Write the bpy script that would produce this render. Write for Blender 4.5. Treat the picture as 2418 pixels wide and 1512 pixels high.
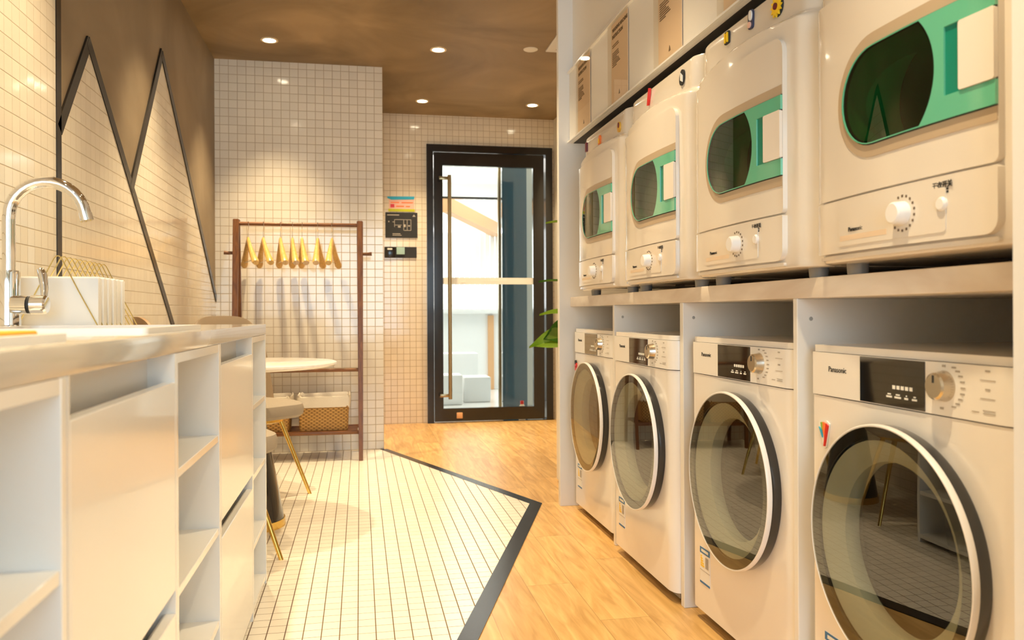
import bpy, bmesh, math, random
from mathutils import Vector, Matrix
from math import pi, sin, cos, radians, sqrt
random.seed(7)
C = bpy.context.scene.collection
for o in list(bpy.data.objects): bpy.data.objects.remove(o)

# ---------------------------------------------------------------- camera
FPX, CX, HY, CAMH = 1900.0, 1209.0, 741.0, 0.92
th = math.atan(359/FPX); roll = radians(.27)
Rv = Vector((cos(th), -sin(th), 0)); Fv = Vector((sin(th), cos(th), 0)); Uv = Vector((0, 0, 1))
right = cos(roll)*Rv - sin(roll)*Uv; up = sin(roll)*Rv + cos(roll)*Uv; back = -Fv
cam_d = bpy.data.cameras.new('camera'); cam = bpy.data.objects.new('camera', cam_d); C.objects.link(cam)
cam.matrix_world = Matrix(((right.x, up.x, back.x, 0), (right.y, up.y, back.y, 0), (right.z, up.z, back.z, CAMH), (0, 0, 0, 1)))
cam_d.sensor_width = 36; cam_d.lens = FPX/2418*36; cam_d.shift_y = -(756-HY)/2418
cam_d.clip_start = .02; cam_d.clip_end = 100
cam_d.dof.use_dof = True; cam_d.dof.focus_distance = 2.6; cam_d.dof.aperture_fstop = 5.0
bpy.context.scene.camera = cam

# ---------------------------------------------------------------- world, exposure
sc = bpy.context.scene
sc.view_settings.view_transform = 'Standard'; sc.view_settings.look = 'None'
sc.view_settings.gamma = 1; sc.view_settings.use_curve_mapping = False
sc.view_settings.exposure = 0.30
w = bpy.data.worlds.new('world'); sc.world = w; w.use_nodes = True
wb = w.node_tree.nodes['Background']; wb.inputs[0].default_value = (.72, .88, 1, 1); wb.inputs[1].default_value = 1.0
sc.cycles.max_bounces = 10; sc.cycles.diffuse_bounces = 6; sc.cycles.transparent_max_bounces = 12

WARM = (1.0, .77, .46); DAY = (.56, .80, 1.0)
def area_light(name, loc, rot, sx, sy, power, color, parent=None):
    l = bpy.data.lights.new(name, 'AREA'); l.shape = 'RECTANGLE'; l.size = sx; l.size_y = sy
    l.energy = power; l.color = color
    o = bpy.data.objects.new(name, l); o.location = loc; o.rotation_euler = rot; C.objects.link(o)
    if parent: o.parent = parent
    return o
# daylight coming in through the shop window behind the camera
area_light('window_daylight', (-.05, -2.57, 1.48), (radians(90), 0, 0), 1.8, 1.85, 72, DAY)

# ---------------------------------------------------------------- materials
def newmat(name):
    m = bpy.data.materials.new(name); m.use_nodes = True
    return m, m.node_tree, m.node_tree.nodes['Principled BSDF']
def mat(name, col, rough=.5, metal=0, coat=0, emit=None, es=0, trans=0, ior=1.5, spec=.5, noise=0, nscale=8, bump=0, bscale=60):
    m, nt, b = newmat(name)
    b.inputs['Base Color'].default_value = (*col, 1); b.inputs['Roughness'].default_value = rough
    b.inputs['Metallic'].default_value = metal; b.inputs['Coat Weight'].default_value = coat
    b.inputs['Coat Roughness'].default_value = .05
    b.inputs['IOR'].default_value = ior; b.inputs['Specular IOR Level'].default_value = spec
    b.inputs['Transmission Weight'].default_value = trans
    if emit: b.inputs['Emission Color'].default_value = (*emit, 1); b.inputs['Emission Strength'].default_value = es
    N, L = nt.nodes, nt.links
    if noise or bump:
        g = N.new('ShaderNodeNewGeometry')
    if noise:
        n = N.new('ShaderNodeTexNoise'); n.inputs['Scale'].default_value = nscale; n.inputs['Detail'].default_value = 5
        L.new(g.outputs['Position'], n.inputs['Vector'])
        mx = N.new('ShaderNodeMix'); mx.data_type = 'RGBA'
        mx.inputs[6].default_value = (*[c*(1-noise) for c in col], 1); mx.inputs[7].default_value = (*[min(1, c*(1+noise)) for c in col], 1)
        L.new(n.outputs['Fac'], mx.inputs[0]); L.new(mx.outputs[2], b.inputs['Base Color'])
    if bump:
        n2 = N.new('ShaderNodeTexNoise'); n2.inputs['Scale'].default_value = bscale; n2.inputs['Detail'].default_value = 4
        L.new(g.outputs['Position'], n2.inputs['Vector'])
        bp = N.new('ShaderNodeBump'); bp.inputs['Strength'].default_value = bump; bp.inputs['Distance'].default_value = .003
        L.new(n2.outputs['Fac'], bp.inputs['Height']); L.new(bp.outputs[0], b.inputs['Normal'])
    return m

def math_node(N, L, op, a, b=None, c=None):
    n = N.new('ShaderNodeMath'); n.operation = op
    for i, v in enumerate((a, b, c)):
        if v is None: continue
        if hasattr(v, 'links') or hasattr(v, 'is_output'): L.new(v, n.inputs[i])
        else: n.inputs[i].default_value = v
    return n.outputs[0]

def tile_mat(name, ax, su, sv, ou, ov, col, grout, gw=.05, rough=.12, gu=None, wav=.4, gvis=1.0):
    """square mosaic over two world axes; ax like 'XZ'"""
    m, nt, b = newmat(name); N, L = nt.nodes, nt.links
    g = N.new('ShaderNodeNewGeometry'); s = N.new('ShaderNodeSeparateXYZ'); L.new(g.outputs['Position'], s.inputs[0])
    idx = {'X': 0, 'Y': 1, 'Z': 2}
    def coord(a, sz, off):
        return math_node(N, L, 'DIVIDE', math_node(N, L, 'SUBTRACT', s.outputs[idx[a]], off), sz)
    u = coord(ax[0], su, ou); v = coord(ax[1], sv, ov)
    def edge(c, wd):
        f = math_node(N, L, 'FRACT', c)
        d = math_node(N, L, 'ABSOLUTE', math_node(N, L, 'SUBTRACT', f, .5))       # .5 at joint
        mr = N.new('ShaderNodeMapRange'); L.new(d, mr.inputs[0])
        mr.inputs[1].default_value = .5-wd; mr.inputs[2].default_value = .5-wd*.35
        return mr.outputs[0]
    eu = edge(u, gu if gu else gw); ev = edge(v, gw)
    e = math_node(N, L, 'MAXIMUM', eu, ev)
    cmb = N.new('ShaderNodeCombineXYZ'); L.new(math_node(N, L, 'FLOOR', u), cmb.inputs[0]); L.new(math_node(N, L, 'FLOOR', v), cmb.inputs[1])
    wn = N.new('ShaderNodeTexWhiteNoise'); wn.noise_dimensions = '3D'; L.new(cmb.outputs[0], wn.inputs['Vector'])
    br = N.new('ShaderNodeMapRange'); L.new(wn.outputs['Value'], br.inputs[0]); br.inputs[3].default_value = .93; br.inputs[4].default_value = 1.0
    base = N.new('ShaderNodeMix'); base.data_type = 'RGBA'; base.blend_type = 'MULTIPLY'; base.inputs[0].default_value = 1
    base.inputs[6].default_value = (*col, 1)
    cc = N.new('ShaderNodeCombineColor'); [L.new(br.outputs[0], cc.inputs[i]) for i in range(3)]
    L.new(cc.outputs[0], base.inputs[7])
    mx = N.new('ShaderNodeMix'); mx.data_type = 'RGBA'
    L.new(math_node(N, L, 'MULTIPLY', e, gvis), mx.inputs[0]); L.new(base.outputs[2], mx.inputs[6]); mx.inputs[7].default_value = (*grout, 1)
    L.new(mx.outputs[2], b.inputs['Base Color'])
    r = N.new('ShaderNodeMapRange'); L.new(e, r.inputs[0]); r.inputs[3].default_value = rough; r.inputs[4].default_value = .8
    L.new(r.outputs[0], b.inputs['Roughness'])
    # every tile tilts a little, joints sink
    sub = N.new('ShaderNodeVectorMath'); sub.operation = 'SUBTRACT'; L.new(wn.outputs['Color'], sub.inputs[0]); sub.inputs[1].default_value = (.5, .5, .5)
    scl = N.new('ShaderNodeVectorMath'); scl.operation = 'SCALE'; L.new(sub.outputs[0], scl.inputs[0]); scl.inputs['Scale'].default_value = .02*wav
    add = N.new('ShaderNodeVectorMath'); add.operation = 'ADD'; L.new(g.outputs['Normal'], add.inputs[0]); L.new(scl.outputs[0], add.inputs[1])
    nrm = N.new('ShaderNodeVectorMath'); nrm.operation = 'NORMALIZE'; L.new(add.outputs[0], nrm.inputs[0])
    bp = N.new('ShaderNodeBump'); bp.inputs['Strength'].default_value = .5; bp.inputs['Distance'].default_value = .0015
    L.new(math_node(N, L, 'SUBTRACT', 1.0, e), bp.inputs['Height']); L.new(nrm.outputs[0], bp.inputs['Normal'])
    L.new(bp.outputs[0], b.inputs['Normal'])
    return m

def wood_mat(name, c1, c2, rough=.35, plank=None, axis='Y', scale=1.0):
    m, nt, b = newmat(name); N, L = nt.nodes, nt.links
    g = N.new('ShaderNodeNewGeometry'); pos = g.outputs['Position']
    s = N.new('ShaderNodeSeparateXYZ'); L.new(pos, s.inputs[0])
    mp = N.new('ShaderNodeMapping')
    st = {'X': (1.5, 14, 14), 'Y': (14, 1.5, 14), 'Z': (14, 14, 1.5)}[axis]
    mp.inputs['Scale'].default_value = tuple(x*scale for x in st)
    vec = pos; joint = None
    if plank:
        pw, pl = plank
        u = math_node(N, L, 'DIVIDE', math_node(N, L, 'SUBTRACT', s.outputs[0], .548), pw)
        fu = math_node(N, L, 'FLOOR', u)
        v = math_node(N, L, 'ADD', math_node(N, L, 'DIVIDE', math_node(N, L, 'SUBTRACT', s.outputs[1], 2.66), pl), math_node(N, L, 'MULTIPLY', fu, .37))
        fv = math_node(N, L, 'FLOOR', v)
        cb = N.new('ShaderNodeCombineXYZ'); L.new(fu, cb.inputs[0]); L.new(fv, cb.inputs[1])
        wn = N.new('ShaderNodeTexWhiteNoise'); L.new(cb.outputs[0], wn.inputs['Vector'])
        sc_ = N.new('ShaderNodeVectorMath'); sc_.operation = 'SCALE'; L.new(wn.outputs['Color'], sc_.inputs[0]); sc_.inputs['Scale'].default_value = 7
        ad = N.new('ShaderNodeVectorMath'); ad.operation = 'ADD'; L.new(pos, ad.inputs[0]); L.new(sc_.outputs[0], ad.inputs[1])
        vec = ad.outputs[0]
        def edge(c, wd):
            d = math_node(N, L, 'ABSOLUTE', math_node(N, L, 'SUBTRACT', math_node(N, L, 'FRACT', c), .5))
            mr = N.new('ShaderNodeMapRange'); L.new(d, mr.inputs[0]); mr.inputs[1].default_value = .5-wd; mr.inputs[2].default_value = .5-wd*.3
            return mr.outputs[0]
        joint = math_node(N, L, 'MAXIMUM', edge(u, .012), edge(v, .0022))
    L.new(vec, mp.inputs['Vector'])
    n = N.new('ShaderNodeTexNoise'); n.inputs['Scale'].default_value = 1.3; n.inputs['Detail'].default_value = 7; n.inputs['Distortion'].default_value = 1.2
    L.new(mp.outputs[0], n.inputs['Vector'])
    rp = N.new('ShaderNodeValToRGB'); L.new(n.outputs['Fac'], rp.inputs[0])
    rp.color_ramp.elements[0].position = .32; rp.color_ramp.elements[0].color = (*c1, 1)
    rp.color_ramp.elements[1].position = .68; rp.color_ramp.elements[1].color = (*c2, 1)
    out = rp.outputs[0]
    if plank:
        br = N.new('ShaderNodeMapRange'); L.new(wn.outputs['Value'], br.inputs[0]); br.inputs[3].default_value = .86; br.inputs[4].default_value = 1.06
        cc = N.new('ShaderNodeCombineColor'); [L.new(br.outputs[0], cc.inputs[i]) for i in range(3)]
        mu = N.new('ShaderNodeMix'); mu.data_type = 'RGBA'; mu.blend_type = 'MULTIPLY'; mu.inputs[0].default_value = 1
        L.new(out, mu.inputs[6]); L.new(cc.outputs[0], mu.inputs[7])
        mj = N.new('ShaderNodeMix'); mj.data_type = 'RGBA'; L.new(math_node(N, L, 'MULTIPLY', joint, .55), mj.inputs[0]); L.new(mu.outputs[2], mj.inputs[6])
        mj.inputs[7].default_value = (c1[0]*.45, c1[1]*.4, c1[2]*.35, 1); out = mj.outputs[2]
    L.new(out, b.inputs['Base Color']); b.inputs['Roughness'].default_value = rough
    bp = N.new('ShaderNodeBump'); bp.inputs['Strength'].default_value = .08; bp.inputs['Distance'].default_value = .002
    L.new(n.outputs['Fac'], bp.inputs['Height']); L.new(bp.outputs[0], b.inputs['Normal'])
    return m

def glass_mat(name, tint, ior=1.55, rough=.0, tr=1.0):
    m = bpy.data.materials.new(name); m.use_nodes = True; nt = m.node_tree; N, L = nt.nodes, nt.links
    for n in list(N): N.remove(n)
    o = N.new('ShaderNodeOutputMaterial'); t = N.new('ShaderNodeBsdfTransparent'); t.inputs[0].default_value = (*[c*tr for c in tint], 1)
    gl = N.new('ShaderNodeBsdfGlossy'); gl.inputs['Roughness'].default_value = rough; gl.inputs[0].default_value = (1, 1, 1, 1)
    f = N.new('ShaderNodeFresnel'); f.inputs[0].default_value = ior
    g = N.new('ShaderNodeNewGeometry')
    k = math_node(N, L, 'MULTIPLY', f.outputs[0], math_node(N, L, 'SUBTRACT', 1.0, g.outputs['Backfacing']))
    mx = N.new('ShaderNodeMixShader'); L.new(k, mx.inputs[0]); L.new(t.outputs[0], mx.inputs[1]); L.new(gl.outputs[0], mx.inputs[2]); L.new(mx.outputs[0], o.inputs[0])
    return m

def cloud_mat(name, c1, c2, scale, rough=.6, bump=.1, dist=.8, detail=6, stretch=(1, 1, 1)):
    m, nt, b = newmat(name); N, L = nt.nodes, nt.links
    g = N.new('ShaderNodeNewGeometry'); mp = N.new('ShaderNodeMapping'); mp.inputs['Scale'].default_value = stretch; L.new(g.outputs['Position'], mp.inputs[0])
    n = N.new('ShaderNodeTexNoise'); n.inputs['Scale'].default_value = scale; n.inputs['Detail'].default_value = detail; n.inputs['Distortion'].default_value = dist
    L.new(mp.outputs[0], n.inputs['Vector'])
    rp = N.new('ShaderNodeValToRGB'); L.new(n.outputs['Fac'], rp.inputs[0])
    rp.color_ramp.elements[0].position = .3; rp.color_ramp.elements[0].color = (*c1, 1)
    rp.color_ramp.elements[1].position = .7; rp.color_ramp.elements[1].color = (*c2, 1)
    L.new(rp.outputs[0], b.inputs['Base Color']); b.inputs['Roughness'].default_value = rough
    if bump:
        bp = N.new('ShaderNodeBump'); bp.inputs['Strength'].default_value = bump; bp.inputs['Distance'].default_value = .004
        L.new(n.outputs['Fac'], bp.inputs['Height']); L.new(bp.outputs[0], b.inputs['Normal'])
    return m

M = {}
M['plaster'] = cloud_mat('brown_plaster', (.22, .165, .105), (.32, .25, .165), 1.6, .6, .15)
M['ceil'] = cloud_mat('brown_concrete', (.165, .108, .045), (.39, .275, .145), 1.3, .55, .1, 1.2)
M['white_wall'] = mat('white_painted_wall', (.78, .75, .68), .6)
TC = (.86, .80, .68); GR = (.50, .40, .27)
M['tile_left'] = tile_mat('glazed_tile_left', 'YZ', .05, .05, 0, .02, (.86, .80, .68), (.50, .42, .31), .04, .10, gu=.022, wav=.9)
M['tile_back'] = tile_mat('glazed_tile_back', 'XZ', .0555, .0555, .157, .005, TC, GR, .045, .10)
M['tile_corner'] = tile_mat('glazed_tile_corner', 'YZ', .0555, .0555, 5.537, .005, TC, GR, .045, .10)
M['tile_rear'] = tile_mat('glazed_tile_rear', 'XZ', .0527, .0527, .2, .005, (.82, .74, .60), (.45, .35, .22), .045, .10)
M['tile_floor'] = tile_mat('mosaic_floor_tile', 'XY', .0515, .053, -.01, .02, (.88, .83, .73), (.13, .075, .04), .030, .26, gu=.045, wav=.15)
M['wood_floor'] = wood_mat('oak_plank_floor', (.55, .31, .095), (.82, .52, .20), .30, plank=(.155, .92), scale=1.6)
M['walnut'] = wood_mat('walnut_wood', (.14, .05, .012), (.26, .10, .022), .4, axis='Z', scale=3)
M['walnutX'] = wood_mat('walnut_wood_rail', (.14, .05, .012), (.26, .10, .022), .4, axis='X', scale=3)
M['beech'] = wood_mat('pale_hanger_wood', (.62, .36, .09), (.78, .50, .17), .3, axis='Z', scale=4)
M['black_trim'] = mat('black_polished_trim', (.012, .010, .009), .16, 0, .15)
M['black_strip'] = mat('dark_metal_strip', (.020, .015, .011), .25, 0, 0, spec=.3)
M['white_lam'] = mat('white_laminate', (.80, .78, .74), .35)
M['white_gloss'] = mat('white_gloss_lacquer', (.84, .84, .82), .18, 0, .3)
M['counter'] = mat('pale_quartz', (.60, .57, .51), .12, 0, .3)
M['marble'] = cloud_mat('marble_laminate', (.64, .55, .46), (.83, .77, .69), 3.2, .3, 0, 2.5, 3, (1, .5, 1.6))
M['enamel'] = mat('white_enamel', (.86, .83, .79), .22, 0, .4)
M['enamel2'] = mat('white_control_plastic', (.85, .83, .80), .28)
M['dryer'] = mat('ivory_enamel', (.76, .70, .62), .16, 0, .5)
M['dryer_dark'] = mat('beige_bezel_plastic', (.48, .375, .26), .35)
M['grey_plastic'] = mat('grey_plastic', (.35, .35, .34), .4)
M['feet'] = mat('grey_rubber_foot', (.22, .22, .22), .5)
M['dark'] = mat('dark_void', (.012, .010, .010), .6)
M['gasket'] = mat('grey_green_rubber', (.66, .68, .60), .45)
M['drum'] = mat('drum_steel', (.035, .028, .026), .35, .2)
M['chrome'] = mat('chrome', (.88, .88, .88), .05, 1)
M['steelknob'] = mat('brushed_knob', (.66, .60, .50), .25, 1)
M['black_gloss'] = mat('black_glass', (.008, .008, .008), .03, 0, 1)
M['black_plastic'] = mat('black_plastic', (.012, .012, .013), .18, 0, .6)
M['glass_door'] = glass_mat('washer_glass', (.74, .74, .69), 1.72)
M['glass'] = glass_mat('clear_glass', (.93, .96, .95), 1.45)
M['green'] = mat('green_translucent_plastic', (.13, .50, .33), .12, 0, .8)
M['green_dark'] = mat('deep_teal_plastic', (.005, .24, .17), .15, 0, .6)
M['green_glass'] = glass_mat('dark_green_glass', (.16, .48, .31), 1.7)
M['white_plastic'] = mat('white_plastic', (.84, .82, .80), .3)
M['handle_plastic'] = mat('ivory_handle_plastic', (.80, .74, .67), .3)
M['ink'] = mat('black_ink', (.02, .02, .02), .6)
M['ink_grey'] = mat('grey_ink', (.42, .38, .33), .6)
M['ink_white'] = mat('white_ink', (.85, .85, .8), .6)
M['paper'] = mat('cream_paper', (.78, .62, .46), .7)
M['ink_brown'] = mat('brown_ink', (.16, .11, .07), .7)
M['acrylic'] = glass_mat('acrylic_sheet', (.98, .97, .95), 1.4)
M['gold'] = mat('brushed_gold', (.85, .58, .16), .22, 1)
M['pale_gold'] = mat('pale_gold_wire', (.80, .68, .32), .25, 1)
M['brass_dark'] = mat('aged_brass_bar', (.34, .25, .13), .28, 1)
M['tan'] = mat('tan_leather', (.42, .27, .15), .5, bump=.1)
M['taupe'] = mat('taupe_leather', (.33, .25, .17), .5, bump=.1)
M['cushion'] = mat('taupe_cushion', (.34, .29, .23), .65, bump=.15, bscale=200)
M['whitetable'] = cloud_mat('white_marble_top', (.78, .74, .68), (.90, .87, .82), 4, .12, 0, 2, 3)
M['wicker'] = None
M['linen'] = mat('white_linen', (.85, .80, .70), .9, bump=.3, bscale=120)
M['leaf'] = mat('green_leaf', (.07, .22, .015), .35)
M['leaf2'] = mat('light_green_leaf', (.30, .48, .04), .35)
M['yellow'] = mat('yellow_mat', (.95, .52, .04), .5)
M['paperwhite'] = mat('white_paper', (.88, .86, .82), .7)
M['lens'] = mat('lamp_lens', (1, 1, 1), .3, emit=(1, .86, .62), es=28)
M['lampring'] = mat('lamp_ring', (.9, .75, .5), .4)
M['red'] = mat('red_enamel', (.70, .02, .015), .25)
M['darkred'] = mat('dark_red_enamel', (.15, .01, .02), .3)
M['orange'] = mat('orange_enamel', (.95, .22, .04), .3)
M['goldy'] = mat('mustard_enamel', (.72, .40, .04), .3)
M['sunny'] = mat('sunflower_yellow', (.95, .62, .02), .4)
M['blue'] = mat('label_blue', (.04, .18, .42), .5)
M['cyan'] = mat('sticker_cyan', (.03, .42, .66), .5)
M['pinkish'] = mat('sticker_pink', (.85, .52, .42), .5)
M['lime'] = mat('sticker_lime', (.50, .52, .01), .5)
M['lcd'] = mat('pale_lcd', (.35, .52, .47), .4)
M['navy'] = mat('navy_enamel', (.03, .04, .10), .3)
M['frost'] = mat('frosted_band', (.80, .82, .78), .6)
M['blueglass'] = mat('dark_blue_panel', (.035, .09, .12), .08, 0, .8)
M['wood_and_light'] = mat('orange_wood_and_light', (.75, .42, .20), .5)  # orange for post and lock, also paints the warm light beam
M['brightwall'] = mat('white_far_wall', (.9, .9, .88), .7)
def wicker_mat():
    m, nt, b = newmat('woven_wicker'); N, L = nt.nodes, nt.links
    g = N.new('ShaderNodeNewGeometry'); s = N.new('ShaderNodeSeparateXYZ'); L.new(g.outputs['Position'], s.inputs[0])
    h = math_node(N, L, 'ADD', s.outputs[0], s.outputs[1])
    row = math_node(N, L, 'DIVIDE', s.outputs[2], .011); fr = math_node(N, L, 'FLOOR', row)
    a = math_node(N, L, 'SINE', math_node(N, L, 'ADD', math_node(N, L, 'MULTIPLY', h, 190), math_node(N, L, 'MULTIPLY', fr, pi)))
    v = math_node(N, L, 'SINE', math_node(N, L, 'MULTIPLY', math_node(N, L, 'FRACT', row), pi))
    hh = math_node(N, L, 'MULTIPLY', math_node(N, L, 'ADD', math_node(N, L, 'MULTIPLY', a, .5), .6), v)
    rp = N.new('ShaderNodeValToRGB'); L.new(hh, rp.inputs[0])
    rp.color_ramp.elements[0].color = (.22, .10, .02, 1); rp.color_ramp.elements[1].color = (.70, .42, .13, 1); rp.color_ramp.elements[1].position = .55
    L.new(rp.outputs[0], b.inputs['Base Color']); b.inputs['Roughness'].default_value = .6
    bp = N.new('ShaderNodeBump'); bp.inputs['Strength'].default_value = .8; bp.inputs['Distance'].default_value = .004
    L.new(hh, bp.inputs['Height']); L.new(bp.outputs[0], b.inputs['Normal'])
    return m
M['wicker'] = wicker_mat()

# ---------------------------------------------------------------- mesh helpers
def obj(name, bm, m, parent=None, smooth=True, ang=35):
    me = bpy.data.meshes.new(name); bm.normal_update(); bm.to_mesh(me); bm.free()
    ms = m if isinstance(m, (list, tuple)) else [m]
    for x in ms: me.materials.append(M[x] if isinstance(x, str) else x)
    if smooth:
        me.shade_smooth()
        me.set_sharp_from_angle(angle=radians(ang))
    o = bpy.data.objects.new(name, me); C.objects.link(o)
    if parent: o.parent = parent
    return o
def thing(name, label, cat, loc=(0, 0, 0), rotz=0, group=None):
    o = bpy.data.objects.new(name, None); C.objects.link(o); o.empty_display_size = .1
    o.location = loc; o.rotation_euler = (0, 0, rotz); return tag(o, label, cat, group)
def tag(o, label, cat, group=None):
    o['label'] = label; o['category'] = cat
    if group: o['group'] = group
    return o
def struct(o): o['kind'] = 'structure'; return o
def dup(root, loc, rotz, label, group=None):
    def cp(o, par):
        c = o.copy(); C.objects.link(c); c.parent = par
        for ch in o.children: cp(ch, c)
        return c
    r = cp(root, None); r.location = loc; r.rotation_euler = (0, 0, rotz); r['label'] = label
    if group: r['group'] = group
    return r
def BM(): return bmesh.new()
def box(bm, x0, x1, y0, y1, z0, z1, bev=0, seg=2, mi=0):
    t = bmesh.new(); bmesh.ops.create_cube(t, size=1)
    for v in t.verts: v.co = Vector((x0+(v.co.x+.5)*(x1-x0), y0+(v.co.y+.5)*(y1-y0), z0+(v.co.z+.5)*(z1-z0)))
    if bev: bmesh.ops.bevel(t, geom=t.edges[:], offset=bev, segments=seg, profile=.5, affect='EDGES')
    merge(bm, t, mi); return bm
def merge(bm, t, mi=0, mtx=None):
    if mtx is not None: bmesh.ops.transform(t, matrix=mtx, verts=t.verts)
    vm = [bm.verts.new(v.co) for v in t.verts]; t.verts.index_update()
    for f in t.faces:
        try: nf = bm.faces.new([vm[v.index] for v in f.verts]); nf.material_index = mi
        except ValueError: pass
    t.free(); return bm
def tube(bm, pts, r, n=12, caps=True, mi=0):
    pts = [Vector(p) for p in pts]; rs = r if isinstance(r, (list, tuple)) else [r]*len(pts)
    rings = []; ref = None
    for i, p in enumerate(pts):
        d = (pts[min(i+1, len(pts)-1)]-pts[max(i-1, 0)]).normalized()
        if ref is None:
            ref = d.cross(Vector((0, 0, 1)));
            if ref.length < .1: ref = d.cross(Vector((0, 1, 0)))
            ref.normalize()
        ref = (ref - d*ref.dot(d)).normalized(); b2 = d.cross(ref)
        rings.append([bm.verts.new(p+(ref*cos(2*pi*k/n)+b2*sin(2*pi*k/n))*rs[i]) for k in range(n)])
    for a, b in zip(rings, rings[1:]):
        for k in range(n):
            f = bm.faces.new((a[k], a[(k+1) % n], b[(k+1) % n], b[k])); f.material_index = mi
    if caps:
        bm.faces.new(rings[0][::-1]).material_index = mi; bm.faces.new(rings[-1]).material_index = mi
    return bm
def lathe(bm, prof, axis='Z', n=48, center=(0, 0, 0), mi=0, close=False):
    """prof: list of (r, h)"""
    c = Vector(center); rings = []
    def P(r, h, a):
        if axis == 'Z': return c+Vector((r*cos(a), r*sin(a), h))
        if axis == 'X': return c+Vector((h, r*cos(a), r*sin(a)))
        return c+Vector((r*cos(a), h, r*sin(a)))
    for r, h in prof:
        rings.append([bm.verts.new(P(r, h, 0))] if r < 1e-6 else [bm.verts.new(P(r, h, 2*pi*k/n)) for k in range(n)])
    pairs = list(zip(rings, rings[1:]))
    if close: pairs.append((rings[-1], rings[0]))
    for a, b in pairs:
        for k in range(n):
            k2 = (k+1) % n
            if len(a) == 1 and len(b) == 1: continue
            if len(a) == 1: vs = (a[0], b[k2], b[k])
            elif len(b) == 1: vs = (a[k], a[k2], b[0])
            else: vs = (a[k], a[k2], b[k2], b[k])
            bm.faces.new(vs).material_index = mi
    bmesh.ops.recalc_face_normals(bm, faces=bm.faces[:])
    return bm
def prism(bm, pts, to3, depth, mi=0, holes=()):
    """2D polygon -> extruded; to3(u,v,d)"""
    t = bmesh.new(); edges = []
    for loop in [pts]+list(holes):
        vs = [t.verts.new((p[0], p[1], 0)) for p in loop]
        for i in range(len(vs)): edges.append(t.edges.new((vs[i], vs[(i+1) % len(vs)])))
    bmesh.ops.triangle_fill(t, use_beauty=True, use_dissolve=False, edges=edges)
    front = t.faces[:]
    r = bmesh.ops.extrude_face_region(t, geom=front)
    for v in [g for g in r['geom'] if isinstance(g, bmesh.types.BMVert)]: v.co.z = 1
    for v in t.verts: v.co = Vector(to3(v.co.x, v.co.y, v.co.z*depth))
    bmesh.ops.recalc_face_normals(t, faces=t.faces[:])
    merge(bm, t, mi); return bm
def rrect(x0, x1, y0, y1, r, n=6):
    rs = r if isinstance(r, (list, tuple)) else [r]*4      # bl, br, tr, tl
    pts = []
    for (cx, cy, a0, q) in ((x0, y0, pi, rs[0]), (x1, y0, 1.5*pi, rs[1]), (x1, y1, 0, rs[2]), (x0, y1, .5*pi, rs[3])):
        sx = 1 if cx == x0 else -1; sy = 1 if cy == y0 else -1
        if q <= 0: pts.append((cx, cy)); continue
        for k in range(n+1):
            a = a0+k*pi/2/n; pts.append((cx+sx*q+q*cos(a), cy+sy*q+q*sin(a)))
    return pts
def text(body, size, parent, m, mtx, name='lettering', ext=.0004, align='CENTER', bold=0):
    cu = bpy.data.curves.new('t', 'FONT'); cu.body = body; cu.size = size; cu.extrude = ext; cu.align_x = align; cu.align_y = 'CENTER'; cu.offset = bold
    cu.resolution_u = 3
    to = bpy.data.objects.new('t', cu); C.objects.link(to)
    dg = bpy.context.evaluated_depsgraph_get(); me = bpy.data.meshes.new_from_object(to.evaluated_get(dg))
    bpy.data.objects.remove(to); bpy.data.curves.remove(cu)
    me.name = name; me.transform(mtx); me.materials.clear(); me.materials.append(M[m])
    o = bpy.data.objects.new(name, me); C.objects.link(o); o.parent = parent
    return o
# matrix that puts text (x right, y up) on a plane facing -X (reader looks toward +X, right hand = -Y)
def faceX(x, y, z): return Matrix(((0, 0, -1, x), (-1, 0, 0, y), (0, 1, 0, z), (0, 0, 0, 1)))
# facing -Y (reader looks toward +Y, right hand = +X)
def faceY(x, y, z): return Matrix(((1, 0, 0, x), (0, 0, -1, y), (0, 1, 0, z), (0, 0, 0, 1)))
def boolean_cut(o, cutter_bm):
    me = bpy.data.meshes.new('c'); cutter_bm.to_mesh(me); cutter_bm.free()
    co = bpy.data.objects.new('c', me); C.objects.link(co); co.parent = o.parent; bpy.context.view_layer.update()
    md = o.modifiers.new('b', 'BOOLEAN'); md.operation = 'DIFFERENCE'; md.solver = 'EXACT'; md.object = co
    dg = bpy.context.evaluated_depsgraph_get(); nm = bpy.data.meshes.new_from_object(o.evaluated_get(dg))
    o.modifiers.clear(); old = o.data; o.data = nm; nm.name = old.name
    bpy.data.objects.remove(co); bpy.data.meshes.remove(me)
    nm.shade_smooth(); nm.set_sharp_from_angle(angle=radians(35))
    return o

H = 2.60; XL = -.93; XR = 1.66; YB = -2.6; Y1 = 5.537; Y2 = 6.80; XC = .988
# ---------------------------------------------------------------- room shell
fl = struct(obj('floor', box(BM(), -1.1, 1.9, YB, 6.95, -.08, 0), 'wood_floor', smooth=False))
def fz(z): return lambda u, v, d: (u, v, z+d)
sl = (.861-.324)/(3.796-2.247)
inner = [(XL, Y1), (.13, Y1), (.80, 3.80), (.80-sl*(3.80-.4), .4), (.80-sl*3.4, -.5), (XL, -.5)]
obj('floor_tile', prism(BM(), inner, fz(0), .0025), 'tile_floor', fl, smooth=False)
outer = [(.13, Y1), (.178, Y1), (.861, 3.796), (.861-sl*3.4, .396), (.861-sl*3.4, -.5), (.80-sl*3.4, -.5), (.80-sl*(3.80-.4), .4), (.80, 3.80)]
obj('border_strip', prism(BM(), outer, fz(0), .0035), 'black_strip', fl, smooth=False)
struct(obj('ceiling', box(BM(), -1.1, 1.9, YB, 6.95, H, H+.1), 'ceil', smooth=False))
wl = struct(obj('wall_left', box(BM(), XL-.15, XL, YB, Y1+.1, 0, H), 'plaster', smooth=False))
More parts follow.
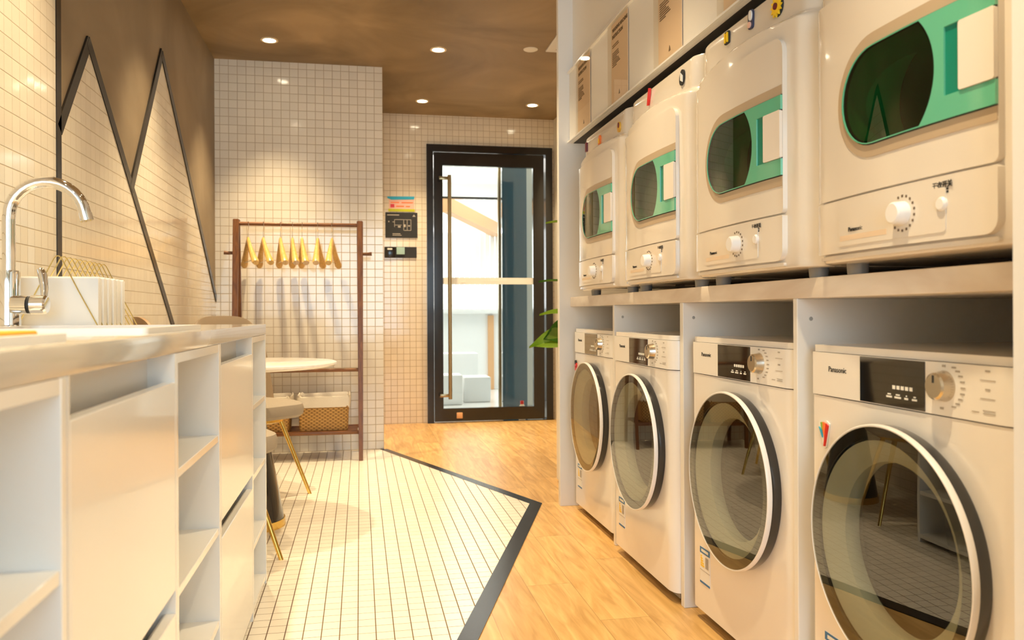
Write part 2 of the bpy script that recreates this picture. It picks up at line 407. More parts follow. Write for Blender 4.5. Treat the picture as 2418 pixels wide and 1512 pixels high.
def lw(d0): return lambda u, v, d: (XL+d0+d, u, v)
cnt = .88
# tiled mountains on the plaster, strips of dark metal between
apx1, val, apx2 = (3.03, 1.87), (3.56, 1.47), (4.085, 2.17)
ms = (apx1[1]-1.52)/(apx1[0]-2.76)
def onr(a, y): return a[1]-.79*(y-a[0])
tile_poly = [(2.76, 0), (2.76, 1.52), apx1, (3.56, onr(apx1, 3.56)), apx2, (Y1, onr(apx2, Y1)), (Y1, 0)]
obj('tile_panel', prism(BM(), tile_poly, lw(0), .004), 'tile_left', wl, smooth=False)
obj('tile_panel', prism(BM(), [(YB, 0), (2.72, 0), (2.72, H), (YB, H)], lw(0), .004), 'tile_left', wl, smooth=False)
obj('border_strip', prism(BM(), [(2.72, .885), (2.76, .885), (2.76, H), (2.72, H)], lw(0), .007), 'black_strip', wl, smooth=False)
def strip(a, b, wd=.044, ext=0):
    a, b = Vector(a), Vector(b); d = (b-a).normalized(); n = Vector((-d.y, d.x))*wd/2
    return [tuple(a-n-d*ext), tuple(b-n+d*ext), tuple(b+n+d*ext), tuple(a+n-d*ext)]
vy = 3.56
for i, (a, b) in enumerate((((2.755, 1.515), apx1), (apx1, (4.30, onr(apx1, 4.30))), ((vy, onr(apx1, vy)), apx2), (apx2, (Y1, onr(apx2, Y1))))):
    obj('border_strip', prism(BM(), strip(a, b, .044, .012 if i != 3 else 0), lw(0), .007+.0006*i), 'black_strip', wl, smooth=False)

bk = struct(obj('wall_back', box(BM(), XL-.1, .157, Y1, Y1+.10, 0, H), 'tile_back', smooth=False))
struct(obj('wall_corner', box(BM(), .06, .157, Y1+.10, Y2+.02, 0, H), 'tile_corner', smooth=False))
# rear wall with the doorway
DX0, DX1, DZ = .555, 1.64, 2.35
bm = BM(); box(bm, .0, DX0, Y2, Y2+.14, 0, H); box(bm, DX1, 1.9, Y2, Y2+.14, 0, H); box(bm, DX0, DX1, Y2, Y2+.14, DZ, H)
struct(obj('wall_rear', bm, 'tile_rear', smooth=False))
struct(obj('wall_right', box(BM(), XR, XR+.15, YB, Y2, 0, H), 'white_wall', smooth=False))
# wall behind the camera with a shop window
bm = BM(); box(bm, -1.1, -1.0, YB-.1, YB, 0, H); box(bm, -1.0, .9, YB-.1, YB, 0, .5); box(bm, -1.0, .9, YB-.1, YB, 2.45, H); box(bm, .9, 1.9, YB-.1, YB, 0, H)
struct(obj('wall_front', bm, 'white_wall', smooth=False))
wf = struct(obj('window_1', prism(BM(), [(-1.0, .5), (.9, .5), (.9, 2.45), (-1.0, 2.45)], lambda u, v, d: (u, YB-.08+d, v), .06,
      holes=[[(-.95, .55), (-.08, .55), (-.08, 2.4), (-.95, 2.4)], [(-.02, .55), (.85, .55), (.85, 2.4), (-.02, 2.4)]]), 'black_trim', smooth=False))
obj('pane', box(BM(), -.95, .85, YB-.055, YB-.05, .55, 2.4), 'glass', wf, smooth=False)

# ---------------------------------------------------------------- glass door
door = struct(obj('door_1', prism(BM(), [(DX0, 0), (DX1, 0), (DX1, DZ), (DX0, DZ)], lambda u, v, d: (u, Y2-.03+d, v), .15,
      holes=[[(DX0+.055, .005), (DX1-.06, .005), (DX1-.06, DZ-.06), (DX0+.055, DZ-.06)]]), 'black_trim', smooth=False))
gx0, gx1, gz0, gz1 = .69, 1.47, .12, 2.175
lx0, lx1 = DX0+.06, DX1-.075
lf = obj('door_leaf', prism(BM(), [(lx0, .012), (lx1, .012), (lx1, DZ-.065), (lx0, DZ-.065)], lambda u, v, d: (u, Y2-.02+d, v), .045,
      holes=[[(gx0, gz0), (gx1, gz0), (gx1, gz1), (gx0, gz1)]]), 'black_trim', door, smooth=False)
obj('pane', box(BM(), gx0, gx1, Y2-.002, Y2+.004, gz0, gz1), 'glass', lf, smooth=False)
bnd = obj('frosted_band', box(BM(), gx0, gx1, Y2-.006, Y2-.003, 1.172, 1.228), 'frost', lf, smooth=False)
# pull bar
bm = BM(); tube(bm, [(.742, Y2-.075, .205), (.742, Y2-.075, 2.085)], .016, 12); 
box(bm, .655, .752, Y2-.085, Y2-.062, 2.045, 2.072, .003); box(bm, .655, .752, Y2-.085, Y2-.062, .222, .25, .003)
box(bm, .66, .682, Y2-.07, Y2-.02, 2.048, 2.070); box(bm, .66, .682, Y2-.07, Y2-.02, .225, .247)
obj('pull_handle', bm, 'brass_dark', lf)
obj('floor_lock', box(BM(), .80, .85, Y2-.032, Y2-.018, .035, .085, .004), 'wood_and_light', lf)
obj('threshold', box(BM(), DX0+.06, 1.2, Y2-.03, Y2+.1, 0, .008), 'steelknob', door)
# mountain mark and letters printed on the frosted band
obj('mountain_mark', prism(BM(), [(.845, 1.185), (.885, 1.185), (.885, 1.222)], lambda u, v, d: (u, Y2-.0065-d, v), .001), 'ink_white', bnd, smooth=False)
bm = BM()
for i in range(14):
    x = 1.02+i*.017
    if i in (4, 9): continue
    box(bm, x, x+.010, Y2-.0075, Y2-.006, 1.196, 1.206+.006*(i % 3 == 0))
obj('lettering', bm, 'ink_white', bnd, smooth=False)

# ---------------------------------------------------------------- room beyond the door
struct(obj('floor_2', box(BM(), -1.5, 4.6, 6.96, 12.2, -.08, -.002), mat('pale_floor', (.85, .86, .84), .15), smooth=False))
struct(obj('ceiling_2', box(BM(), -1.5, 4.6, 6.96, 12.2, 2.9, 3.0), 'brightwall', smooth=False))
struct(obj('wall_far', box(BM(), -1.5, 4.6, 12.1, 12.2, 0, 2.9), 'brightwall', smooth=False))
struct(obj('wall_far_left', box(BM(), -1.6, -1.5, 6.96, 12.2, 0, 2.9), 'brightwall', smooth=False))
struct(obj('wall_far_right', box(BM(), 4.5, 4.6, 6.96, 12.2, 0, 2.9), 'brightwall', smooth=False))
struct(obj('trim_1', box(BM(), .2, 2.7, 8.6, 8.66, 2.16, 2.18), 'black_trim', smooth=False))
bm = BM(); 
prism(bm, [(.9, 8.9), (1.0, 8.9), (2.2, 11.9), (2.0, 11.9)], lambda u, v, d: (u, v, 2.05+d), .16)
tag(obj('warm_light_beam', bm, 'wood_and_light', smooth=False), 'orange bar painted as a beam of warm light under the white ceiling beyond the glass door', 'beam')  # solid orange bar standing in for the beam of warm light
bm = BM(); box(bm, .2, 2.6, 9.6, 10.3, .92, .98, .004); 
ct = thing('service_counter', 'white service counter seen through the glass door', 'counter', (1.3, 9.8, 0))
def rel(bm, loc): bmesh.ops.translate(bm, vec=-Vector(loc), verts=bm.verts); return bm
obj('worktop', rel(bm, (1.3, 9.8, 0)), 'white_gloss', ct)
obj('base', rel(box(BM(), .3, 1.66, 9.7, 10.25, 0, .92), (1.3, 9.8, 0)), 'brightwall', ct)
obj('corner_post', rel(box(BM(), 1.53, 1.60, 9.66, 9.70, 0, .90), (1.3, 9.8, 0)), 'wood_and_light', ct)
bm = BM()
for k in range(26):
    x = .6+k*.075; box(bm, x, x+.066, 11.6+.02*(k % 2), 11.63+.02*(k % 2), .0, 2.1)
tag(obj('slat_blind', bm, 'paperwhite', smooth=False), 'white vertical slat blind at the far end beyond the glass door', 'blind')
tag(obj('glass_partition', box(BM(), 1.37, 1.615, 7.75, 7.80, 0, 2.55), 'blueglass', smooth=False), 'dark blue glossy upright panel standing behind the glass door', 'panel')
tag(obj('door_post', box(BM(), 1.325, 1.35, 7.70, 7.75, 0, 2.6), 'brass_dark', smooth=False), 'slim brass post beside the dark blue panel behind the glass door', 'post')
tag(obj('shop_wall', box(BM(), 1.63, 1.95, 7.9, 8.0, 0, 2.6), mat('beige_panel', (.62, .56, .44), .4), smooth=False), 'beige narrow wall panel to the right of the dark blue panel', 'panel')
for k, (x0, x1, y0, z1) in enumerate(((.72, 1.02, 8.1, .30), (1.06, 1.34, 8.3, .26), (.80, 1.30, 8.9, .48))):
    tag(obj('storage_box', box(BM(), x0, x1, y0, y0+.3, 0, z1, .01), 'brightwall'), ('white box low on the floor just behind the door glass, leftmost', 'white box on the floor behind the door glass beside the brass post', 'taller white box behind the other two boxes beyond the door')[k], 'box')
bt = thing('bottle', 'small bottle with a red cap standing inside at the door glass corner', 'bottle', (1.44, 7.15, 0))
obj('bottle_body', lathe(BM(), [(0, 0), (.03, 0), (.032, .07), (.015, .10), (0, .10)], n=20), 'paper', bt)
obj('cap', lathe(BM(), [(0, .10), (.017, .10), (.017, .13), (0, .13)], n=16), 'red', bt)
area_light('far_room_light', (1.3, 9.2, 2.85), (0, 0, 0), 2.6, 3.0, 85, (1, .96, .90))
area_light('far_window_light', (1.4, 11.9, 1.3), (radians(-90), 0, 0), 2.4, 1.8, 55, (.95, .98, 1))

# ---------------------------------------------------------------- ceiling lamps
dl = thing('downlight', 'x', 'ceiling light', (0, 0, H))
obj('lamp_ring', lathe(BM(), [(.038, -.001), (.052, -.001), (.052, -.006), (.046, -.008), (.038, -.006)], close=True, n=32), 'lampring', dl)
obj('lamp_lens', lathe(BM(), [(0, -.004), (.038, -.004), (.038, -.002), (0, -.002)], n=32), 'lens', dl)
ls = bpy.data.lights.new('spot', 'SPOT'); ls.energy = 135; ls.color = WARM; ls.spot_size = radians(78); ls.spot_blend = 1.0; ls.shadow_soft_size = .03
lo = bpy.data.objects.new('spot_light', ls); C.objects.link(lo); lo.parent = dl; lo.location = (0, 0, -.012)
spots = [(-.536, 5.10, 'round recessed downlight above the clothes rack, nearest the tiled mountains'),
         (.496, 5.10, 'round recessed downlight in the middle of the brown ceiling'),
         (.489, 6.35, 'small recessed downlight nearest the rear tiled wall, left of the pair by the door'),
         (1.371, 6.33, 'small recessed downlight by the door, right one of the pair')]
for k, y in enumerate((3.74, 2.40, 1.0, -.6)):
    for x in (-.536, .496): spots.append((x, y, 'recessed downlight near the %s, %s' % ('left wall' if x < 0 else 'aisle', ('above the round table end', 'above the tap end of the sink counter', 'above the near end of the counter', 'behind the viewpoint')[k])))
for i, (x, y, lb) in enumerate(spots):
    g = 'recessed ceiling downlights'
    if i == 0: dl.location = (x, y, H); dl['label'] = lb; dl['group'] = g
    else: dup(dl, (x, y, H), 0, lb, g)
bm = BM(); lathe(bm, [(0, -.008), (.036, -.008), (.046, -.003), (.046, 0), (0, 0)], n=32, center=(1.073, 5.0, H))
tag(obj('ceiling_speaker', bm, 'white_wall'), 'flat round white disc on the ceiling beside the white panel', 'speaker')
ap = thing('ceiling_panel', 'white square panel on the ceiling at the top of the white end panel', 'panel', (1.5, 4.7, H))
obj('panel_plate', box(BM(), -.33, .15, -.3, .3, -.012, 0, .003), 'white_plastic', ap)
obj('screw', lathe(BM(), [(0, -.015), (.005, -.015), (.005, -.012)], n=10, center=(-.27, .24, 0)), 'ink', ap)

# ---------------------------------------------------------------- laundry wall: panels, shelf, upper cabinet
def panel(name, x0, y0, y1, z1, label, g=None):
    t = thing(name, label, 'panel', (x0, (y0+y1)/2, 0), 0, g)
    obj('board', box(BM(), 0, XR-x0-.002, -(y1-y0)/2, (y1-y0)/2, 0, z1, .0015, 1), 'white_lam', t)
    return t
ep = panel('end_panel', .934, 3.727, 3.76, H-.001, 'tall white end panel closing the far end of the washer row')
panel('end_panel', .879, .925, .957, H-.001, 'tall white end panel at the near right edge beside the closest washer')
caps = []
for y0, y1, lb in ((3.052, 3.072, 'white upright divider between the two farthest washers'), (2.362, 2.388, 'white upright divider between the second and third washers from the door'),
                   (1.697, 1.715, 'white upright divider left of the nearest washer')):
    d = panel('divider_panel', XC, y0, y1, .952, lb, 'white dividers between the washers')
    obj('screw_cap', lathe(BM(), [(0, -.002), (.004, -.002), (.005, 0), (0, 0)], axis='Y', n=16, center=(.035, -(y1-y0)/2, .905)), 'grey_plastic', d)
tag(obj('marble_shelf', box(BM(), XC, XR-.002, .958, 3.726, .952, .997, .002), 'marble'), 'long pale marble-look worktop carrying the four dryers above the washers', 'worktop')
uc = thing('upper_cabinet', 'long white wall cabinet above the dryers, up to the ceiling', 'cabinet', (XC, 2.37, 1.737))
obj('carcass', box(BM(), .018, XR-XC-.012, -1.412, 1.357, 0, H-1.737-.001), 'white_lam', uc, smooth=False)
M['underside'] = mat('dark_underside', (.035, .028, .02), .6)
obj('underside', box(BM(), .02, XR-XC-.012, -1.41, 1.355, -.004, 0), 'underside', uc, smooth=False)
nb = thing('notice_rail', 'long cream acrylic notice rail on the cabinet above the dryers', 'notice rail', (XC, 2.37, 1.737))
obj('backing', box(BM(), 0, .018, -1.412, 1.356, -.003, .33), 'white_lam', nb, smooth=False)
bm = BM(); box(bm, -.012, .0, -1.412, 1.356, -.003, .003); box(bm, -.012, 0, -1.412, 1.356, .326, .333)
obj('rail_edge', bm, 'white_gloss', nb, smooth=False)
for y in (3.35, 2.85, 2.34, 1.85): obj('acrylic_sheet', box(BM(), -.010, -.0085, y-2.37, y-2.37+.24, .003, .326), 'acrylic', nb, smooth=False)
for k, (ya, lb) in enumerate(((3.36, 'farthest printed notice in the rail, above the dryer nearest the door'), (2.86, 'second printed notice from the far end, with a two-line bold heading'),
                              (2.35, 'third printed notice in the rail, above the second dryer'), (1.86, 'nearest printed notice, above the third dryer from the door'))):
    t = thing('instruction_sheet', lb, 'notice', (XC-.004, ya+.1, 1.745), 0, 'instruction sheets above the dryers')
    obj('sheet', box(BM(), 0, .001, -.1, .1, 0, .312), 'paper', t, smooth=False)
    for r, (tx, sz) in enumerate((('WASHING MACHINE', .0195), ('INSTRUCTION', .0195))):
        text(tx, sz, t, 'ink_brown', faceX(-.0008, .085, .285-r*.026), align='LEFT', bold=.0006)
    bm = BM(); random.seed(11)
    for i in range(11):
        z = .225-i*.0075-(.008 if i > 1 else 0); L = .045+.06*random.random()
        if i == 2: continue
        box(bm, -.0012, 0, .085-L, .085, z, z+.0032)
    obj('fine_print', bm, 'ink_brown', t, smooth=False)
    obj('mountain_mark', prism(BM(), [(-.008, .02), (.008, .02), (0, .038)], lambda u, v, d: (-.0008-d, u, v), .0006), 'ink_brown', t, smooth=False)

# ---------------------------------------------------------------- washing machines
def make_washer(yc, xf, rot, label, first=True):
    t = thing('washing_machine', label, 'washing machine', (xf, yc, 0), rot, 'front-loading washing machines under the worktop')
    W = .294; Ht = .848
    def out2(x0=0.0, x1=.56, e=0.0):
        p = [(x1, W), (x1, -W)]
        for k in range(9):
            a = k*pi/2/8; p.append((x0+.030-.030*sin(a), -W+e+.048*(1-cos(a))))
        for k in range(9):
            a = (8-k)*pi/2/8; p.append((x0+.012-.012*sin(a), W-e-.012*(1-cos(a))))
        return p
    def slab(z0, z1, x0=0.0): return prism(BM(), out2(x0), lambda u, v, d: (u, v, z0+d), z1-z0)
    body = obj('cabinet_body', slab(.035, .737), 'enamel', t)
    ZC = .472
    boolean_cut(body, lathe(BM(), [(0, -.05), (.205, -.05), (.205, .30), (0, .30)], 'X', 64, (0, .0, ZC)))
    obj('plinth', box(BM(), .03, .5, -W+.02, W-.02, .012, .05), 'grey_plastic', t)
    for sx in (.06, .5):
        for sy in (-.25, .25): obj('foot', lathe(BM(), [(0, 0), (.018, 0), (.018, .04), (0, .04)], n=16, center=(sx, sy, 0)), 'feet', t)
    obj('top_panel', slab(.833, Ht, .004), 'enamel', t)
    cp = obj('control_panel', slab(.7395, .832, -.002), 'enamel2', t)
    dsp = obj('display', box(BM(), -.0035, -.0015, -.078, .112, .741, .8305, .0005, 1), 'black_gloss', t, smooth=False)
    bm = BM()
    for i in range(5): box(bm, -.0042, -.003, .01-.012*i-.008, .01-.012*i, .774, .781)
    for i, (a, b) in enumerate(((.028, .012), (.004, -.014), (-.024, -.034), (-.045, -.058))):
        box(bm, -.0042, -.003, b, a, .757, .7605); box(bm, -.0042, -.003, b+.003, a-.004, .7625, .765)
    obj('display_marks', bm, 'ink_white', dsp, smooth=False)
    text('Panasonic', .0165, t, 'ink', faceX(-.0024, .192, .797), name='brand_lettering')
    kn = obj('program_knob', lathe(BM(), [(0, -.024), (.020, -.024), (.0235, -.021), (.0265, -.004), (.0275, -.001), (.0275, .002)], 'X', 40, (0, -.125, .791)), 'steelknob', t)
    obj('knob_mark', box(BM(), -.0247, -.0236, -.127, -.123, .797, .810), 'ink', kn, smooth=False)
    bm = BM()
    for i in range(9):
        a = radians(-62+i*15.5); y = -.125-.040*cos(a); z = .791+.038*sin(a)
        box(bm, -.0028, -.0018, y-.010, y, z-.0015, z+.0015)
    obj('knob_scale', bm, 'ink_grey', cp, smooth=False)
    for y, z in ((-.125, .826), (-.120, .752)): obj('scale_icon', box(BM(), -.0028, -.0018, y-.004, y+.004, z-.002, z+.002), 'ink_grey', cp, smooth=False)
    bm = BM()
    for z in (.808, .778): box(bm, -.0028, -.0018, -.240, -.208, z, z+.0012); box(bm, -.0028, -.0018, -.229, -.219, z+.014, z+.017)
    for z, y0_, y1_ in ((.755, -.205, -.190), (.7585, -.240, -.214), (.754, -.240, -.214)): box(bm, -.0028, -.0018, y0_, y1_, z, z+.0014)
    obj('button_marks', bm, 'ink_grey', cp, smooth=False)
    # porthole door
    R = .236
    dr = obj('door', lathe(BM(), [(.200, .002), (.229, .002), (.2335, -.008), (.2335, -.027), (.200, -.027)], 'X', 96, (0, 0, ZC), close=True), 'black_plastic', t)
    obj('trim_ring', lathe(BM(), [(.230, -.0265), (.2345, -.0265), (.2358, -.030), (.2354, -.037), (.2342, -.0392), (.2322, -.0396), (.2322, -.0375), (.230, -.0375)], 'X', 96, (0, 0, ZC), close=True), 'white_plastic', dr)
    obj('door_bezel', lathe(BM(), [(.207, -.028), (.2305, -.028), (.2305, -.0375), (.207, -.0368)], 'X', 96, (0, 0, ZC), close=True), 'black_plastic', dr)
    obj('door_glass', lathe(BM(), [(0, -.0405), (.08, -.0403), (.16, -.0398), (.2305, -.0390), (.2305, -.0380), (0, -.0380)], 'X', 96, (0, 0, ZC)), 'glass_door', dr)
    obj('gasket', lathe(BM(), [(.2045, -.012), (.2045, -.031), (.198, -.030), (.176, -.016), (.163, -.004), (.160, .012), (.166, .03), (.204, .03)], 'X', 80, (0, 0, ZC)), 'gasket', t)
    obj('drum', lathe(BM(), [(.168, .03), (.20, .06), (.20, .26), (.10, .29), (0, .29)], 'X', 64, (0, 0, ZC)), 'drum', t)
    lb = obj('energy_label', box(BM(), -.001, 0, W-.118, W-.050, .118, .225), 'paperwhite', t, smooth=False)
    obj('label_header', box(BM(), -.0016, -.0008, W-.118, W-.050, .207, .225), 'blue', lb, smooth=False)
    obj('label_footer', box(BM(), -.0016, -.0008, W-.118, W-.050, .118, .124), 'blue', lb, smooth=False)
    bm = BM(); box(bm, -.0018, -.0015, W-.108, W-.060, .212, .220)
    obj('label_title', bm, 'ink_white', lb, smooth=False)
    bm = BM()
    for i in range(5): box(bm, -.0016, -.0008, W-.064-.004*i, W-.055, .196-.007*i, .201-.007*i)
    obj('rating_bars', bm, 'sunny', lb, smooth=False)
    bm = BM(); box(bm, -.0016, -.0008, W-.108, W-.088, .168, .200); box(bm, -.0016, -.0008, W-.118, W-.050, .157, .1585)
    obj('label_text', bm, 'ink_grey', lb, smooth=False)
    return t
w0 = make_washer(1.355, .995, 0, 'nearest front-loading washing machine, with a colourful fan magnet on its front')
dup(w0, (.995, 2.012, 0), 0, 'third white washing machine from the door, second nearest, reflecting the gold chair legs')
dup(w0, (.965, 2.686, 0), 0, 'second white washing machine from the door, pulled slightly forward out of its bay')
dup(w0, (.992, 3.37, 0), 0, 'farthest white washing machine beside the end panel, with a ladybird magnet')

# ---------------------------------------------------------------- dryers
YN, YF = -.30, .30
def xf_(y, z=.3):
    """front surface of the dryer: bowed, chamfered on the near side"""
    if y > -.255:
        u = (y-.02)/.28; x = -.016*(1-min(1, u*u))
        if y > .26: x += .020*((y-.26)/.04)**2
    else:
        q = (-.255-y)/.045; x = .0+.050*q**1.4
    return x
def xtop(y):
    if y > -.24: return .022+(.006*((y-.26)/.04)**2 if y > .26 else 0)
    return .022+.045*((-.24-y)/.06)**1.6
def make_dryer(label):
    t = thing('tumble_dryer', label, 'tumble dryer', (.955, 0, .997), 0, 'tumble dryers on the worktop')
    ys = [YN+i*(YF-YN)/60 for i in range(61)]
    zs = [.022, .024, .032, .10, .30, .50, .55]+[.565+.004*i for i in range(14)]+[.65, .684, .691, .695]
    offs = {.022: .012, .024: .004, .684: .002, .691: .007, .695: .018}
    bm = BM(); rows = []
    for z in zs:
        f = []
        for y in ys:
            zc = .572+.022*(1-min(1, ((y-.0)/.29)**2)); q = min(1, max(0, (z-zc)/.020)); q = q*q*(3-2*q)
            f.append((xf_(y)*(1-q)+max(xf_(y), xtop(y))*q+offs.get(z, 0), y))
        loop = f+[(.48, YF), (.50, YF-.02), (.50, YN+.02), (.48, YN)]
        rows.append([bm.verts.new((x, y, z)) for x, y in loop])
    for a, b in zip(rows, rows[1:]):
        n = len(a)
        for i in range(n): bm.faces.new((a[i], a[(i+1) % n], b[(i+1) % n], b[i]))
    bm.faces.new(rows[0]); bm.faces.new(rows[-1][::-1]); bmesh.ops.recalc_face_normals(bm, faces=bm.faces[:])
    body = obj('cabinet_body', bm, 'dryer', t, ang=40)
    def farend(R, hb, n=20):      # half ellipse closing the far side, from bottom to top
        return [(CD+.034+(R-.034)*cos(-pi/2+pi*k/n), ZD+hb*sin(-pi/2+pi*k/n)) for k in range(n+1)]
    def lens0(R, hb, n=20):
        a0 = math.asin(hb/R)
        return farend(R, hb, n)+[(CD+R*cos(pi-a0+2*a0*k/n), ZD+R*sin(pi-a0+2*a0*k/n)) for k in range(n+1)]
    boolean_cut(body, prism(BM(), lens0(.124, .087), lambda u, v, d: (-.05+d, u, v), .30))
    for sx in (.055, .44):
        for sy in (-.24, .24): obj('foot', lathe(BM(), [(0, 0), (.020, 0), (.022, .026), (0, .026)], n=20, center=(sx, sy, 0)), 'feet', t)
    def patch(name, poly, d0, d1, m, parent, holes=()):
        """2D outline on the bowed front, between offsets d0 and d1 in front of it"""
        b = BM(); tt = bmesh.new(); ed = []
        for loop in [poly]+list(holes):
            vs = [tt.verts.new((p[0], p[1], 0)) for p in loop]
            for i in range(len(vs)): ed.append(tt.edges.new((vs[i], vs[(i+1) % len(vs)])))
        bmesh.ops.triangle_fill(tt, use_beauty=True, use_dissolve=False, edges=ed)
        y = min(p[0] for p in poly)+.012
        while y < max(p[0] for p in poly):
            bmesh.ops.bisect_plane(tt, geom=tt.verts[:]+tt.edges[:]+tt.faces[:], plane_co=(y, 0, 0), plane_no=(1, 0, 0)); y += .02
        r = bmesh.ops.extrude_face_region(tt, geom=tt.faces[:])
        for v in [g for g in r['geom'] if isinstance(g, bmesh.types.BMVert)]: v.co.z = 1
        for v in tt.verts:
            d = d0 if v.co.z == 0 else d1
            v.co = Vector((xf_(max(v.co.x, -.2))-d, v.co.x, v.co.y))
        bmesh.ops.recalc_face_normals(tt, faces=tt.faces[:]); merge(b, tt)
        return obj(name, b, m, parent, ang=30)
    y0, y1 = -.213, .285
    hole_top = lens0(.124, .087)
    dr = patch('door', rrect(y0, y1, .148, .550, [.012, .012, .02, .035]), -.004, .010, 'dryer', t, [[(p[0], p[1]) for p in hole_top][::-1]])
    # beige bezel band, open to the near side, round at the far side
    def stad(R, hb, y_near): return [(y_near, ZD-hb)]+farend(R, hb)+[(y_near, ZD+hb)]
    lens_ = lens0
    bz = patch('bezel', stad(.152, .1145, y0+.001), .009, .0115, 'dryer_dark', dr, [lens_(.122, .086)])
    R2 = .1325
    patch('window_gap_shade', stad(R2+.0015, .0925, y0+.0005), .0100, .0122, 'ink', dr, [lens_(.122, .086)])  # black patch painted as the dark gap around the green window
    gp = stad(R2, .0905, y0)
    # notch for the handle
    gp = gp+[(y0, ZD+.058), (y0+.100, ZD+.058), (y0+.100, ZD-.053), (y0, ZD-.053)]
    wn = patch('green_window', gp, .010, .0155, 'green', dr, [lens_(.128, .0885)])
    patch('drum_window', lens_(.129, .0887), .0135, .0145, 'green_glass', dr)
    patch('handle_recess', [(y0+.010, ZD-.054), (y0+.101, ZD-.054), (y0+.101, ZD+.059), (y0+.010, ZD+.059)], .0100, .0124, 'green_dark', dr)
    patch('handle', rrect(y0, y0+.068, ZD-.052, ZD+.057, [.004]*4), .0105, .018, 'handle_plastic', dr)
    obj('drum_throat', lathe(BM(), [(.15, .018), (.124, .020), (.100, .068), (.098, .075), (.15, .075)], 'X', 64, (0, CD, ZD)), 'white_plastic', t)
    obj('drum', lathe(BM(), [(.10, .078), (.21, .09), (.21, .28), (0, .28)], 'X', 64, (0, CD, ZD)), 'drum', t)
    # control fascia
    cp = patch('control_panel', rrect(y0, y1, .040, .1435, [.025, .02, .004, .004]), -.004, .012, 'dryer', t)
    patch('lint_lip', rrect(y0+.005, y1-.015, .028, .036, .003), -.002, .006, 'dryer', t)
    patch('fascia_plate', rrect(y0+.10, y1-.10, .052, .125, .006), .0115, .0135, 'dryer', cp)
    patch('scale_band', rrect(.03, .18, .062, .072, .001), .0134, .0138, 'paper', cp)
    ky = -.013
    kn = obj('timer_knob', lathe(BM(), [(0, -.022), (.016, -.022), (.019, -.019), (.021, -.003), (.021, .002)], 'X', 32, (xf_(ky)-.0135, ky, .094)), 'white_plastic', t)
    bm = BM()
    for i in range(13):
        a = radians(-130+i*20); y = ky-.030*cos(a); z = .094+.030*sin(a); x = xf_(y)-.0145
        if cos(a) < -.8: continue
        box(bm, x, x+.0016, y-.0018, y+.0018, z-.0022, z+.0022)
    obj('dial_marks', bm, 'ink_brown', cp, smooth=False)
    by = -.105
    obj('start_button', lathe(BM(), [(0, -.006), (.009, -.006), (.0115, -.003), (.0115, .004)], 'X', 24, (xf_(by)-.012, by, .098)), 'white_plastic', t)
    text('\u5e72\u8863\u5f00\u5173', .0115, cp, 'ink', faceX(xf_(by)-.0126, by, .1285), bold=.0003)
    bm = BM()
    for yy in (by-.011, by+.011):
        for z in (.1215, .1165): box(bm, xf_(yy)-.0128, xf_(yy)-.0118, yy-.002, yy+.002, z-.0018, z+.0018)
    obj('switch_marks', bm, 'ink', cp, smooth=False)
    text('Panasonic', .0115, cp, 'ink', faceX(xf_(.13)-.0142, .125, .082), name='brand_lettering', bold=.0002)
    return t
CD, ZD = .036, .324
d0 = make_dryer('nearest tumble dryer, its oval green door window cropped by the top edge')
d0.location = (.955, 1.259, .997)
dup(d0, (.955, 1.883, .997), 0, 'third tumble dryer from the door, with sunflower and other magnets on top')
dup(d0, (.955, 2.508, .997), 0, 'second tumble dryer from the door, with a red and a dark magnet on top')
dup(d0, (.955, 3.130, .997), 0, 'farthest tumble dryer next to the end panel, with three small magnets on top')

# ---------------------------------------------------------------- magnets
tiltM = Matrix.Rotation(radians(25), 4, 'Y')
def magnet(name, label, loc, parts, tilt=0):
    t = thing(name, label, 'magnet', loc, 0, 'small magnets stuck on the machines'); t.rotation_euler = (0, radians(tilt), 0)
    for nm, poly, d0_, d1_, m in parts:
        obj(nm, prism(BM(), poly, lambda u, v, d: (-d0_-d, u, v), d1_-d0_), m, t, smooth=False)
    return t
def ell(cx, cy, rx, ry, n=20, rot=0): return [(cx+rx*cos(2*pi*k/n)*cos(rot)-ry*sin(2*pi*k/n)*sin(rot), cy+rx*cos(2*pi*k/n)*sin(rot)+ry*sin(2*pi*k/n)*cos(rot)) for k in range(n)]
def star(n, r0, r1): return [((r0 if k % 2 else r1)*cos(pi*k/n), (r0 if k % 2 else r1)*sin(pi*k/n)) for k in range(2*n)]
def slot(yw, zw): return .955+.03, yw, zw   # on the slanted top front
SX = .9768
magnet('sunflower_magnet', 'yellow sunflower magnet with a dark centre on the third dryer', (SX, 1.753, 1.644),
       [('backing', ell(0, 0, .024, .024), 0, .004, 'ink'), ('petals', star(12, .017, .026), .004, .008, 'sunny'), ('flower_centre', ell(0, 0, .008, .008), .008, .011, 'darkred')])
magnet('figure_magnet', 'silver and pink figure-shaped magnet between the other magnets on the third dryer', (SX, 1.885, 1.661),
       [('backing', rrect(-.012, .014, -.024, .024, .008), 0, .004, 'navy'), ('silver_part', ell(-.002, .009, .008, .013), .004, .007, 'white_plastic'), ('pink_part', ell(.004, -.013, .008, .008), .004, .007, 'pinkish')])
magnet('gold_magnet', 'gold and black striped magnet at the left on the third dryer', (SX, 2.02, 1.66),
       [('backing', rrect(-.014, .014, -.017, .017, .005), 0, .004, 'ink'), ('gold_bar', rrect(-.010, -.003, -.013, .013, .002), .004, .007, 'sunny'), ('gold_bar', rrect(.003, .010, -.013, .013, .002), .004, .007, 'sunny')])
